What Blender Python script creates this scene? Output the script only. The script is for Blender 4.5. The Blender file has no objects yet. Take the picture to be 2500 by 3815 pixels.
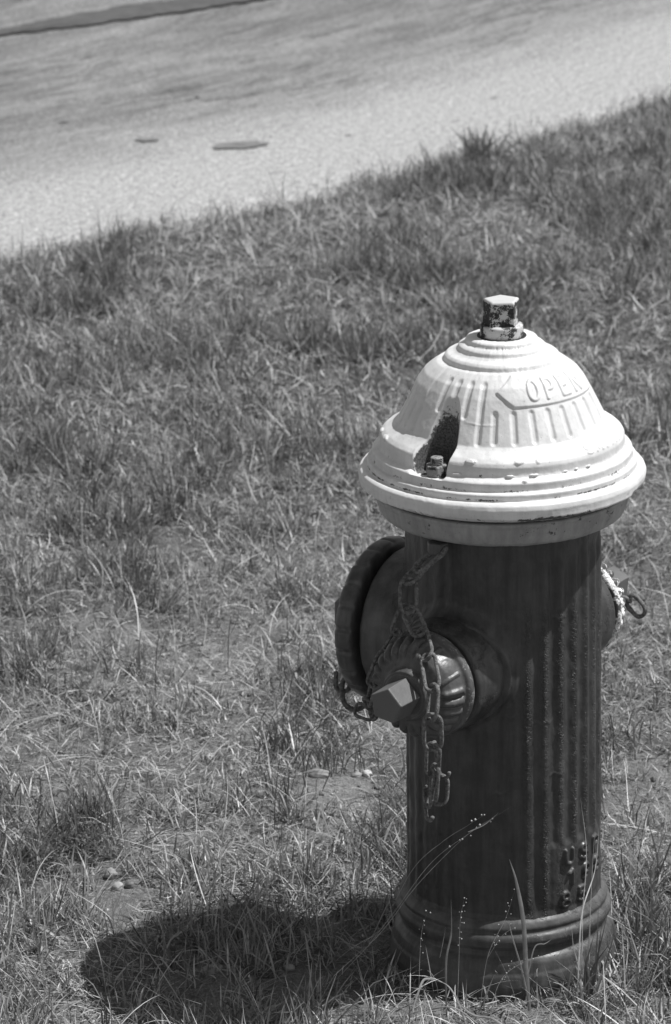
import bpy, math, random
import numpy as np
from mathutils import Vector, Matrix
from math import sin, cos, pi, radians as R
random.seed(7)
rng = np.random.default_rng(11)
scene = bpy.context.scene
col = scene.collection

# ---------------------------------------------------------------- camera
cd = bpy.data.cameras.new('camera')
cam = bpy.data.objects.new('camera', cd)
col.objects.link(cam)
cd.sensor_fit = 'VERTICAL'
cd.sensor_height = 36
cd.lens = 133.56
cd.clip_start = .1
cd.clip_end = 400
right = Vector((0.999032, 0.040818, -0.016376))
up = Vector((0.003303, 0.301654, 0.953412))
fwd = right.cross(up) * -1
m3 = Matrix((right, up, -fwd)).transposed()
cam.matrix_world = Matrix.Translation((0, -4.24, 1.9)) @ m3.to_4x4()
cd.dof.use_dof = True
cd.dof.focus_distance = 4.32
cd.dof.aperture_fstop = 14
cd.dof.aperture_blades = 7
scene.camera = cam

# ---------------------------------------------------------------- light
SUN_EL, SUN_AZ = R(60.5), R(98)          # azimuth measured from the camera side (-y) towards +x
sdir = Vector((cos(SUN_EL) * sin(SUN_AZ), -cos(SUN_EL) * cos(SUN_AZ), sin(SUN_EL)))
sl = bpy.data.lights.new('sun', 'SUN')
sl.energy = 4.6
sl.angle = R(.53)
sl.color = (1, 1, 1)
so = bpy.data.objects.new('sun', sl)
col.objects.link(so)
so.rotation_euler = sdir.to_track_quat('Z', 'Y').to_euler()
w = bpy.data.worlds.new('World')
scene.world = w
w.use_nodes = True
nt = w.node_tree
bg = nt.nodes['Background']
sky = nt.nodes.new('ShaderNodeTexSky')
sky.sky_type = 'NISHITA'
sky.sun_disc = False
sky.sun_elevation = SUN_EL
sky.sun_rotation = math.atan2(sdir.x, sdir.y)
bw = nt.nodes.new('ShaderNodeRGBToBW')      # monochrome picture
nt.links.new(sky.outputs[0], bw.inputs[0])
nt.links.new(bw.outputs[0], bg.inputs['Color'])
bg.inputs['Strength'].default_value = .105
vs = scene.view_settings
vs.view_transform = 'Standard'
vs.look = 'None'
vs.exposure = 0
vs.gamma = 1
vs.use_curve_mapping = False

# ---------------------------------------------------------------- helpers
def tag(o, label=None, cat=None, group=None, kind=None):
    if label: o['label'] = label
    if cat: o['category'] = cat
    if group: o['group'] = group
    if kind: o['kind'] = kind
    return o

def empty(name, loc=(0, 0, 0)):
    o = bpy.data.objects.new(name, None)
    o.location = loc
    o.empty_display_size = .05
    col.objects.link(o)
    return o

def mesh_np(name, V, F, mat, parent=None, smooth=True, attrs=None, F3=None):
    """V (n,3); F (m,4) quads; F3 (k,3) triangles"""
    me = bpy.data.meshes.new(name)
    V = np.asarray(V, np.float32)
    F = np.asarray(F, np.int32).reshape(-1, 4) if F is not None else np.zeros((0, 4), np.int32)
    F3 = np.asarray(F3, np.int32).reshape(-1, 3) if F3 is not None else np.zeros((0, 3), np.int32)
    me.vertices.add(len(V))
    me.vertices.foreach_set('co', V.ravel())
    nl = F.size + F3.size
    me.loops.add(nl)
    me.loops.foreach_set('vertex_index', np.concatenate([F.ravel(), F3.ravel()]))
    npoly = len(F) + len(F3)
    me.polygons.add(npoly)
    st = np.concatenate([np.arange(len(F)) * 4, F.size + np.arange(len(F3)) * 3]).astype(np.int32)
    me.polygons.foreach_set('loop_start', st)
    me.polygons.foreach_set('use_smooth', np.full(npoly, smooth))
    me.update(calc_edges=True)
    if attrs:
        for k, a in attrs.items():
            at = me.attributes.new(k, 'FLOAT', 'POINT')
            at.data.foreach_set('value', np.asarray(a, np.float32).ravel())
    me.materials.append(mat)
    o = bpy.data.objects.new(name, me)
    col.objects.link(o)
    if parent: o.parent = parent
    return o

def grid_faces(ns, nphi, wrap=True, flip=False):
    i = np.arange(ns - 1)[:, None]
    j = np.arange(nphi if wrap else nphi - 1)[None, :]
    j2 = (j + 1) % nphi
    a = i * nphi + j
    b = i * nphi + j2
    c = (i + 1) * nphi + j2
    d = (i + 1) * nphi + j
    F = np.stack([a, b, c, d], -1).reshape(-1, 4)
    return F[:, ::-1] if flip else F

def hash2(ix, iy, seed=0):
    h = (ix.astype(np.int64) * 374761393 + iy.astype(np.int64) * 668265263 + seed * 1442695041) & 0x7fffffff
    h = ((h ^ (h >> 13)) * 1274126177) & 0x7fffffff
    return ((h ^ (h >> 16)) & 0xffff) / 65535.

def vnoise(x, y, seed=0):
    x = np.asarray(x, float); y = np.asarray(y, float)
    ix = np.floor(x); iy = np.floor(y)
    fx = x - ix; fy = y - iy
    fx = fx * fx * (3 - 2 * fx); fy = fy * fy * (3 - 2 * fy)
    a = hash2(ix, iy, seed); b = hash2(ix + 1, iy, seed)
    c = hash2(ix, iy + 1, seed); d = hash2(ix + 1, iy + 1, seed)
    return (a * (1 - fx) + b * fx) * (1 - fy) + (c * (1 - fx) + d * fx) * fy

def fbm(x, y, seed=0, oct=4):
    s = 0; a = .5; t = 0
    for k in range(oct):
        s = s + a * vnoise(x * 2 ** k, y * 2 ** k, seed + k * 17)
        t += a; a *= .5
    return s / t

def sst(x, a, b):
    t = np.clip((x - a) / (b - a), 0, 1)
    return t * t * (3 - 2 * t)

def densify(pts, ds, soft=2.0):
    """control polyline (r,z) -> even dense points with softened corners"""
    p = np.array(pts, float)
    seg = np.hypot(*np.diff(p, axis=0).T)
    s = np.concatenate([[0], np.cumsum(seg)])
    n = int(s[-1] / ds) + 2
    t = np.linspace(0, s[-1], n)
    q = np.stack([np.interp(t, s, p[:, 0]), np.interp(t, s, p[:, 1])], 1)
    k = int(soft)
    if k > 0:
        for _ in range(k):
            q[1:-1] = .25 * q[:-2] + .5 * q[1:-1] + .25 * q[2:]
    return q

def revolve(name, prof, nphi, mat, parent=None, M=None, disp=None, attrs=None, warp=None, flip=False):
    """prof dense (r,z); phi=0 faces -y (camera), + towards +x. disp(PHI,Rr,Zz)->height along the normal"""
    ph = np.arange(nphi) * 2 * pi / nphi
    r = prof[:, 0][:, None] * np.ones(nphi)
    z = prof[:, 1][:, None] * np.ones(nphi)
    PH = ph[None, :] * np.ones((len(prof), 1))
    PH = (PH + pi) % (2 * pi) - pi
    tn = np.gradient(prof, axis=0)
    tn /= np.hypot(tn[:, 0], tn[:, 1])[:, None] + 1e-12
    nr = -tn[:, 1][:, None]; nz = tn[:, 0][:, None]      # profile runs top -> bottom/outwards
    if disp is not None:
        h = disp(PH, r, z) * (-1 if flip else 1)
        r = r + nr * h; z = z + nz * h
    if warp is not None:
        r, z = warp(PH, r, z)
    V = np.stack([r * np.sin(PH), -r * np.cos(PH), z], -1).reshape(-1, 3)
    at = attrs(PH, r, z) if attrs else None
    if M is not None:
        Mn = np.array(M)
        V = V @ Mn[:3, :3].T + Mn[:3, 3]
    return mesh_np(name, V, grid_faces(len(prof), nphi, flip=not flip), mat, parent, True, at)

# --- stroke lettering (cast letters are relief of the iron itself)
def arc(cx, cy, rx, ry, a0, a1, n=10):
    return [(cx + rx * cos(R(a0 + (a1 - a0) * i / n)), cy + ry * sin(R(a0 + (a1 - a0) * i / n))) for i in range(n + 1)]
GL = {
 'O': [arc(.5, .5, .42, .5, 0, 360, 18)],
 'P': [[(.12, 0), (.12, 1)], [(.12, 1), (.55, 1)] + arc(.55, .74, .32, .26, 90, -90, 8) + [(.12, .48)]],
 'E': [[(.85, 1), (.12, 1), (.12, 0), (.85, 0)], [(.12, .52), (.7, .52)]],
 'N': [[(.1, 0), (.1, 1), (.9, 0), (.9, 1)]],
 'S': [arc(.5, .75, .36, .25, 20, 270, 10) + arc(.5, .25, .36, .25, 90, -160, 10)],
 'M': [[(.02, 0), (.08, 1), (.5, .25), (.92, 1), (.98, 0)]],
 'I': [[(.5, 0), (.5, 1)]],
 'T': [[(.5, 0), (.5, 1)], [(.05, 1), (.95, 1)]],
 'H': [[(.1, 0), (.1, 1)], [(.9, 0), (.9, 1)], [(.1, .5), (.9, .5)]],
 'U': [[(.12, 1), (.12, .32)] + arc(.5, .32, .38, .32, 180, 360, 8) + [(.88, 1)]],
 '1': [[(.15, .82), (.52, 1), (.52, 0)]],
 '9': [arc(.5, .7, .36, .3, 0, 360, 12), [(.86, .7), (.8, .3), (.35, 0)]],
 '8': [arc(.5, .75, .32, .25, 0, 360, 12), arc(.5, .25, .38, .25, 0, 360, 12)],
 '5': [[(.85, 1), (.2, 1), (.16, .56)] + arc(.48, .32, .38, .32, 110, -140, 10)],
}
def seg_dist(u, v, p, q):
    dx, dy = q[0] - p[0], q[1] - p[1]
    L = dx * dx + dy * dy + 1e-12
    t = np.clip(((u - p[0]) * dx + (v - p[1]) * dy) / L, 0, 1)
    return np.hypot(u - p[0] - t * dx, v - p[1] - t * dy)

def glyph_h(u, v, ch, wd, ht, hw, hh):
    """u,v metres with the glyph centred; returns relief height"""
    d = np.full(u.shape, 9.)
    m = (np.abs(u) < wd) & (np.abs(v) < ht)
    if not m.any(): return np.zeros(u.shape)
    uu = u[m]; vv = v[m]; dd = np.full(uu.shape, 9.)
    for pl in GL[ch]:
        for a, b in zip(pl[:-1], pl[1:]):
            dd = np.minimum(dd, seg_dist(uu, vv, ((a[0] - .5) * wd, (a[1] - .5) * ht), ((b[0] - .5) * wd, (b[1] - .5) * ht)))
    d[m] = dd
    return hh * (1 - sst(d, hw * .45, hw * 1.35))

# ---------------------------------------------------------------- materials
class NT:
    def __init__(s, name):
        s.m = bpy.data.materials.new(name); s.m.use_nodes = True
        s.t = s.m.node_tree; s.b = s.t.nodes['Principled BSDF']; s.out = s.t.nodes['Material Output']
    def n(s, typ, **k):
        nd = s.t.nodes.new(typ)
        for a, v in k.items():
            if a.startswith('i_'):
                nd.inputs[a[2:].replace('_', ' ')].default_value = v
            else: setattr(nd, a, v)
        return nd
    def l(s, a, b): s.t.links.new(a, b)
    def attr(s, nm): return s.n('ShaderNodeAttribute', attribute_name=nm).outputs['Fac']
    def noise(s, scale, detail=4, rough=.55, vec=None, dist=0):
        nd = s.n('ShaderNodeTexNoise'); nd.inputs['Scale'].default_value = scale
        nd.inputs['Detail'].default_value = detail; nd.inputs['Roughness'].default_value = rough
        nd.inputs['Distortion'].default_value = dist
        s.l(vec if vec is not None else s.co(), nd.inputs['Vector'])
        return nd.outputs['Fac']
    def co(s, sc=(1, 1, 1)):
        tc = s.n('ShaderNodeTexCoord')
        if sc == (1, 1, 1): return tc.outputs['Object']
        mp = s.n('ShaderNodeMapping'); mp.inputs['Scale'].default_value = sc
        s.l(tc.outputs['Object'], mp.inputs['Vector']); return mp.outputs['Vector']
    def math(s, op, a, b=None, c=None, clamp=False):
        nd = s.n('ShaderNodeMath', operation=op, use_clamp=clamp)
        for i, v in enumerate([a, b, c]):
            if v is None: continue
            if isinstance(v, (int, float)): nd.inputs[i].default_value = v
            else: s.l(v, nd.inputs[i])
        return nd.outputs[0]
    def ramp(s, fac, stops):
        nd = s.n('ShaderNodeMapRange', interpolation_type='SMOOTHSTEP') if len(stops) == 2 else s.n('ShaderNodeValToRGB')
        if len(stops) == 2:
            (a, va), (b, vb) = stops
            nd.inputs['From Min'].default_value = a; nd.inputs['From Max'].default_value = b
            nd.inputs['To Min'].default_value = va; nd.inputs['To Max'].default_value = vb
            s.l(fac, nd.inputs['Value']); return nd.outputs[0]
        e = nd.color_ramp.elements
        while len(e) < len(stops): e.new(.5)
        for el, (p, v) in zip(e, stops):
            el.position = p; el.color = (v, v, v, 1)
        s.l(fac, nd.inputs['Fac'])
        return nd.outputs['Color']
    def mix(s, f, a, b):
        nd = s.n('ShaderNodeMix', data_type='FLOAT')
        for i, v in ((0, f), (2, a), (3, b)):
            if isinstance(v, (int, float)): nd.inputs[i].default_value = v
            else: s.l(v, nd.inputs[i])
        return nd.outputs[0]
    def bump(s, h, strength=.3, dist=.001, prev=None):
        b = s.n('ShaderNodeBump'); b.inputs['Strength'].default_value = strength; b.inputs['Distance'].default_value = dist
        s.l(h, b.inputs['Height'])
        if prev is not None: s.l(prev, b.inputs['Normal'])
        return b.outputs['Normal']
    def base(s, v):
        if isinstance(v, (int, float)): s.b.inputs['Base Color'].default_value = (v, v, v, 1)
        else: s.l(v, s.b.inputs['Base Color'])
    def rough(s, v):
        if isinstance(v, (int, float)): s.b.inputs['Roughness'].default_value = v
        else: s.l(v, s.b.inputs['Roughness'])

def painted_metal(name, paint, under, rough, chip_thr=.66, lumps=.35, use_attr=True, crack=False, spec=.5, cs=160, cw=.035, streak=0.):
    m = NT(name)
    n1 = m.noise(cs, 5, .65)
    n2 = m.noise(900, 3, .6)
    nb = m.noise(28, 4, .6)
    blot = m.noise(9, 4, .6)
    wear = m.attr('wear') if use_attr else None
    # chips: noise threshold shifted by the wear attribute
    sub = m.math('ADD', m.math('MULTIPLY', n1, .72), m.math('MULTIPLY', n2, .28))
    if wear is not None: sub = m.math('ADD', sub, m.math('MULTIPLY', wear, .42))
    chip = m.ramp(sub, [(chip_thr, 0.), (chip_thr + cw, 1.)])
    # faint film of grime, blotchy
    film = m.mix(m.ramp(blot, [(.35, 0.), (.7, 1.)]), 1., .9)
    speck = m.ramp(m.noise(420, 2, .5), [(.68, 1.), (.74, .72)])
    pc = m.math('MULTIPLY', m.math('MULTIPLY', film, speck), paint)
    if streak:
        sn = m.noise(1, 4, .65, m.co((70, 70, 5)))
        pc = m.math('MULTIPLY', pc, m.ramp(sn, [(.3, 1 - streak), (.72, 1 + streak * 1.3)]))
        pc = m.math('MULTIPLY', pc, m.ramp(m.noise(34, 5, .7), [(.3, 1 - streak * .6), (.7, 1 + streak * .8)]))
    uc = m.math('MULTIPLY', m.ramp(m.noise(500, 3), [(.3, .5), (.7, 1.6)]), under)
    m.base(m.mix(chip, pc, uc))
    m.rough(m.mix(chip, m.ramp(nb, [(.3, rough - .06), (.7, rough + .12)]), .85))
    m.b.inputs['Specular IOR Level'].default_value = spec
    h = m.math('ADD', m.math('MULTIPLY', nb, .6), m.math('MULTIPLY', m.noise(260, 3, .6), .22))
    h = m.math('SUBTRACT', h, m.math('MULTIPLY', chip, .25))
    nrm = m.bump(h, lumps, .0016)
    if crack:
        vo = m.n('ShaderNodeTexVoronoi', feature='DISTANCE_TO_EDGE'); vo.inputs['Scale'].default_value = 150
        mp = m.n('ShaderNodeMapping'); mp.inputs['Scale'].default_value = (1, 1, .5)
        tc = m.n('ShaderNodeTexCoord')
        nz = m.n('ShaderNodeTexNoise'); nz.inputs['Scale'].default_value = 200
        m.l(tc.outputs['Object'], nz.inputs['Vector'])
        sc = m.n('ShaderNodeVectorMath', operation='SCALE'); sc.inputs['Scale'].default_value = .012
        m.l(nz.outputs['Color'], sc.inputs[0])
        ad = m.n('ShaderNodeVectorMath', operation='ADD')
        m.l(tc.outputs['Object'], mp.inputs['Vector']); m.l(mp.outputs[0], ad.inputs[0]); m.l(sc.outputs[0], ad.inputs[1])
        m.l(ad.outputs[0], vo.inputs['Vector'])
        line = m.ramp(vo.outputs['Distance'], [(.02, 1.), (.1, 0.)])
        ck = m.math('MULTIPLY', line, m.attr('crack'))
        edge = m.math('MULTIPLY', m.ramp(m.noise(190, 4, .7), [(.45, 0.), (.7, 1.)]), m.attr('crack'))
        nrm = m.bump(m.math('SUBTRACT', m.math('MULTIPLY', edge, .6), ck), .7, .0018, nrm)
    m.l(nrm, m.b.inputs['Normal'])
    return m.m

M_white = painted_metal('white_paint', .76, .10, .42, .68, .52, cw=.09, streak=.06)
M_skirt = painted_metal('shaded_white_paint', .34, .07, .5, .68, .4, cw=.07, streak=.15)  # skirt white, base colour darkened to stand in for shade below the rim
M_foot = painted_metal('lightened_dark_paint', .080, .12, .46, .70, .6, crack=True, streak=.30)  # foot colour lightened: road and sky reflection painted in, with some dust
M_dark = painted_metal('dark_paint', .050, .09, .37, .72, .60, crack=True, streak=.30)
M_cap = painted_metal('dark_cap_paint', .088, .18, .33, .69, .6, streak=.25)
M_chipcap = painted_metal('chipped_cap_paint', .09, .72, .4, .62, .9, cs=80)
M_nut = painted_metal('worn_nut_paint', .62, .04, .4, .60, .6, cs=70)
M_nut_grey = painted_metal('grey_nut_paint', .14, .05, .42, .66, .7, use_attr=False)  # even grey paint of the cap nuts
M_bolt = painted_metal('rusty_bolt', .30, .05, .5, .52, .6, use_attr=False)
M_seal = painted_metal('black_joint', .018, .02, .6, .8, .4, use_attr=False)

def rust():
    m = NT('rusty_chain')
    n = m.noise(240, 5, .7)
    m.base(m.ramp(n, [(.3, .06), (.75, .27)]))
    m.rough(.8)
    m.l(m.bump(m.math('ADD', n, m.noise(900, 2)), .9, .0012), m.b.inputs['Normal'])
    return m.m
M_rust = rust()

def leafmat(name, lo, hi, tl=.35):
    m = NT(name)
    t = m.attr('tone')
    n = m.noise(60, 2)
    v = m.math('MULTIPLY', m.mix(t, lo, hi), m.ramp(n, [(.3, .8), (.7, 1.2)]))
    m.t.nodes.remove(m.b)
    d = m.n('ShaderNodeBsdfDiffuse'); tr = m.n('ShaderNodeBsdfTranslucent'); g = m.n('ShaderNodeBsdfGlossy')
    g.inputs['Roughness'].default_value = .42
    g.inputs['Color'].default_value = (1, 1, 1, 1)
    cc = m.n('ShaderNodeCombineColor')
    for i in range(3): m.l(v, cc.inputs[i])
    m.l(cc.outputs[0], d.inputs['Color']); m.l(cc.outputs[0], tr.inputs['Color'])
    mx = m.n('ShaderNodeMixShader'); mx.inputs[0].default_value = tl
    m.l(d.outputs[0], mx.inputs[1]); m.l(tr.outputs[0], mx.inputs[2])
    m2 = m.n('ShaderNodeMixShader'); m2.inputs[0].default_value = .045
    m.l(mx.outputs[0], m2.inputs[1]); m.l(g.outputs[0], m2.inputs[2])
    m.l(m2.outputs[0], m.out.inputs['Surface'])
    return m.m
M_grass = leafmat('grass_blades', .078, .58)
M_straw = leafmat('dry_straw', .15, .78, .2)
M_leaf = leafmat('dry_leaf', .25, .6, .25)

def soil():
    m = NT('soil')
    turf = m.attr('turf')
    a = m.noise(7, 6, .7); b = m.noise(160, 5, .75); c = m.noise(600, 3, .7)
    v = m.math('MULTIPLY', m.ramp(a, [(.3, .7), (.7, 1.25)]), m.ramp(b, [(.0, .09), (.35, .13), (.55, .24), (1., .5)]))
    v = m.math('MULTIPLY', v, m.ramp(c, [(.35, .6), (.7, 1.35)]))
    v = m.math('MULTIPLY', v, m.mix(turf, 1.25, .5))
    m.base(v); m.rough(.95)
    m.l(m.bump(m.math('ADD', b, m.math('MULTIPLY', c, .5)), 1., .006), m.b.inputs['Normal'])
    return m.m
M_soil = soil()

def road_mat():
    m = NT('worn_asphalt')
    al = m.attr('along'); ac = m.attr('across')
    cv = m.n('ShaderNodeCombineXYZ'); m.l(al, cv.inputs[0]); m.l(ac, cv.inputs[1])
    def vec(sx, sy):
        mp = m.n('ShaderNodeMapping'); mp.inputs['Scale'].default_value = (sx, sy, 1)
        m.l(cv.outputs[0], mp.inputs['Vector']); return mp.outputs[0]
    agg = m.noise(130, 3, .75, vec(1, 1)); agg2 = m.noise(45, 3, .7, vec(1, 1))
    wob = m.math('ADD', ac, m.math('MULTIPLY', m.math('SUBTRACT', m.noise(1.3, 4, .6, vec(1, 1)), .5), .55))
    lane = m.ramp(wob, [(.30, 0.), (1.0, 1.)])
    big = m.noise(1.6, 5, .6, vec(.6, 1.6), .4)
    mid = m.noise(6, 5, .7, vec(.5, 1.8), .6)
    crk = m.noise(3.2, 6, .65, vec(.22, 2.2), .35)
    cr = m.ramp(m.math('ABSOLUTE', m.math('SUBTRACT', crk, .5)), [(.0, 1.), (.020, 0.)])
    cr = m.math('MULTIPLY', m.math('MULTIPLY', cr, lane), m.ramp(m.noise(1.9, 3, .5, vec(.7, 1)), [(.38, 0.), (.52, .6)]))
    base = m.mix(lane, .385, m.math('MULTIPLY', m.ramp(big, [(.3, .86), (.7, 1.12)]), m.mix(m.ramp(mid, [(.35, 0.), (.65, 1.)]), .160, .250)))
    pit = m.ramp(m.noise(14, 2, .5, vec(.6, 1.4)), [(.70, 1.), (.76, .5)])
    v = m.math('MULTIPLY', base, m.math('MULTIPLY', m.ramp(agg, [(.25, .3), (.75, 1.65)]), m.ramp(agg2, [(.3, .78), (.7, 1.22)])))
    v = m.math('MULTIPLY', m.math('MULTIPLY', v, pit), m.math('SUBTRACT', 1., cr))
    m.base(v); m.rough(.88)
    m.l(m.bump(agg, .6, .003), m.b.inputs['Normal'])
    return m.m
M_road = road_mat()
def tar_mat(name, v, r=.7):
    m = NT(name); n = m.noise(25, 5, .7)
    m.base(m.math('MULTIPLY', m.ramp(n, [(.3, .75), (.7, 1.3)]), v)); m.rough(r)
    m.l(m.bump(m.noise(120, 3, .7), .7, .003), m.b.inputs['Normal'])
    return m.m
M_tar = tar_mat('tar', .085)
M_tar2 = tar_mat('black_tar', .04)
M_oil = tar_mat('oil_spot', .18)
def stone_mat(name, v):
    m = NT(name); n = m.noise(55, 5, .65)
    m.base(m.math('MULTIPLY', m.ramp(n, [(.3, .7), (.7, 1.25)]), v)); m.rough(.8)
    m.l(m.bump(m.noise(220, 4, .7), .5, .001), m.b.inputs['Normal'])
    return m.m
M_stone = stone_mat('tan_stone', .30)
M_stone_w = stone_mat('white_stone', .62)
M_stone_m = stone_mat('pale_stone', .38)
M_stone_g = stone_mat('grey_stone', .22)
def gravel_mat():
    m = NT('gravel'); t = m.attr('tone')
    m.base(m.math('MULTIPLY', m.ramp(m.noise(300, 3), [(.3, .8), (.7, 1.2)]), t)); m.rough(.85)
    return m.m
M_gravel = gravel_mat()

# ================================================================= ground
EX = np.array([-30, -6., -2.2, -1.064, -.797, -.532, -.324, -.077, .142, .433, 1.2, 3., 10.])
EY = np.array([-16, -.4, 2.50, 3.45, 3.72, 4.03, 4.22, 4.50, 4.78, 5.24, 6.47, 9.5, 22.]) + .09
def edge_y(x): return np.interp(x, EX, EY)
def edge_d(x, y): return (y - edge_y(x)) * .66          # + on the road side
def gz(x, y):
    x = np.asarray(x, float); y = np.asarray(y, float)
    h = (fbm(x * 2.2, y * 2.2, 3, 3) - .5) * .045 + (fbm(x * 11, y * 11, 5, 3) - .5) * .012
    near = np.exp(-(x ** 2 + y ** 2) / .06)
    h = h * (1 - .8 * near) - .004 * near
    return h - .035 * sst(edge_d(x, y), -.15, .05)
BARE = [(-.43, 1.12, .16, .20, .9), (-.23, .62, .13, .16, .95), (-.16, .40, .10, .12, .6), (.22, .50, .16, .35, .65), (-.30, 1.75, .10, .16, .5), (.02, 1.35, .18, .12, .5), (-.06, -.18, .22, .07, .6),
        (-.10, 2.1, .15, .2, .35), (-.52, .30, .1, .12, .4), (.30, 1.6, .12, .25, .4)]
def build_ground():
    xs = np.concatenate([np.linspace(-200, -3.2, 14), np.arange(-3.0, 3.0, .035), np.linspace(3.2, 200, 14)])
    ys = np.concatenate([np.linspace(-120, -1.6, 12), np.arange(-1.4, 7.6, .035), np.linspace(8, 300, 16)])
    X, Y = np.meshgrid(xs, ys)
    far = sst(np.maximum(np.abs(X), np.abs(Y - 3)), 4, 9)
    Z = gz(X, Y) * (1 - far) - .06 * far
    V = np.stack([X, Y, Z], -1).reshape(-1, 3)
    tf = np.clip(sst(Y, .9, 2.6) * .8 + .25, 0, 1)
    for bx, by, sx, sy, a in BARE: tf = tf * (1 - a * np.exp(-((X - bx) / sx) ** 2 - ((Y - by) / sy) ** 2))
    o = mesh_np('ground', V, grid_faces(len(ys), len(xs), wrap=False), M_soil, None, True, dict(turf=tf))
    tag(o, kind='structure', label='bare gravelly soil under the patchy lawn')
build_ground()

def build_road():
    # near edge curve resampled, offset 7.5 m to the far side
    t = np.linspace(0, len(EX) - 1, 160)
    ex = np.interp(t, range(len(EX)), EX); ey = np.interp(t, range(len(EY)), EY)
    for _ in range(6):
        ex[1:-1] = .25 * ex[:-2] + .5 * ex[1:-1] + .25 * ex[2:]; ey[1:-1] = .25 * ey[:-2] + .5 * ey[1:-1] + .25 * ey[2:]
    s = np.concatenate([[0], np.cumsum(np.hypot(np.diff(ex), np.diff(ey)))])
    acs = np.concatenate([np.linspace(-.03, .3, 8), np.linspace(.5, 7.5, 24)])
    nx, ny = -.71, .704
    X = ex[None, :] + nx * acs[:, None]; Y = ey[None, :] + ny * acs[:, None]
    Z = .006 - .03 * (1 - sst(acs, -.04, .03))[:, None] + .02 * sst(acs, 0, 3)[:, None] * np.ones_like(X)
    V = np.stack([X, Y, Z * np.ones_like(X)], -1).reshape(-1, 3)
    AL = (s - s[40])[None, :] * np.ones_like(X); AC = acs[:, None] * np.ones_like(X)
    o = mesh_np('road', V, grid_faces(len(acs), 160, wrap=False, flip=False), M_road, None, True, dict(along=AL, across=AC))
    tag(o, kind='structure', label='pale worn asphalt road with darker mottled lane')
    return o
road = build_road()
def road_z(x, y):
    return .006 + .02 * float(sst(np.array(max(0, edge_d(x, y) * 1.05)), 0, 3)) + .004

def sheet(name, pts, mat, parent, label):
    V = [(x, y, road_z(x, y)) for x, y in pts]
    c = np.mean(V, axis=0)
    n = len(V)
    o = mesh_np(name, V + [tuple(c)], None, mat, parent, False, F3=[(i, (i + 1) % n, n) for i in range(n)])
    o['label'] = label
    return o
def band(name, line, widths, mat, label, jit=.012):
    L = []; Rr = []
    P = []
    for k in range(len(line) - 1):
        for j in range(10):
            f = j / 10
            P.append((line[k][0] * (1 - f) + line[k + 1][0] * f, line[k][1] * (1 - f) + line[k + 1][1] * f, widths[k] * (1 - f) + widths[k + 1] * f))
    P.append((*line[-1], widths[-1]))
    for i, (x, y, wd) in enumerate(P):
        a = P[max(0, i - 1)]; b = P[min(len(P) - 1, i + 1)]
        d = math.hypot(b[0] - a[0], b[1] - a[1]); px, py = -(b[1] - a[1]) / d, (b[0] - a[0]) / d
        j1 = random.uniform(-jit, jit); j2 = random.uniform(-jit, jit)
        L.append((x + px * (wd / 2 + j1), y + py * (wd / 2 + j1))); Rr.append((x - px * (wd / 2 + j2), y - py * (wd / 2 + j2)))
    V = [(x, y, road_z(x, y) + .002) for x, y in L + Rr]; n = len(L)
    o = mesh_np(name, V, [(i, n + i, n + i + 1, i + 1) for i in range(n - 1)], mat, road, False)
    o['label'] = label
band('tar_seam', [(-1.62, 5.86), (-1.36, 6.08), (-1.22, 6.21), (-1.02, 6.40), (-.8, 6.57), (-.55, 6.78), (-.1, 7.15), (.6, 7.75)],
     [.04, .08, .14, .18, .15, .10, .06, .03], M_tar, 'dark tar sealed seam running along the far lane')
band('tar_seam', [(-1.37, 6.04), (-1.28, 6.12), (-1.2, 6.19)], [.01, .035, .01], M_tar2, 'blackest end of the tar seam', .006)
def hashlist(i, seed): return float(hash2(np.array(i), np.array(seed), 5)) * 2 - 1
def blob(cx, cy, a, b, rot, seed):
    q = []
    for i in range(28):
        t = i / 28 * 2 * pi
        k = 1 + .12 * sin(2 * t + seed) + .08 * sin(5 * t + seed * 2)
        k += .09 * hashlist(i, seed)
        x, y = a * cos(t) * k, b * sin(t) * k
        q.append((cx + x * cos(rot) - y * sin(rot), cy + x * sin(rot) + y * cos(rot)))
    return q
sheet('oil_stain', blob(-.622, 4.64, .062, .042, .2, 1), M_oil, road, 'larger oval dark spot on the pale shoulder')
sheet('oil_stain', blob(-.848, 4.705, .028, .020, .3, 3), M_oil, road, 'smaller dark spot left of the large one')
sheet('oil_stain', blob(-.766, 5.217, .008, .012, .3, 5), M_oil, road, 'tiny dark speck in the darker lane')
sheet('oil_stain', blob(-1.072, 4.915, .016, .008, .3, 6), M_oil, road, 'small dark speck at the lane boundary')

# ================================================================= fire hydrant
hyd = tag(empty('fire_hydrant'), 'dark painted cast iron fire hydrant with a white dome bonnet standing in the grass', 'fire hydrant')
RB = .1148
NZ = .399                                # height of the three nozzles
NOZ = {'near': (R(-31), .066), 'pumper': (R(-121), .086), 'far': (R(149), .066)}

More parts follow.
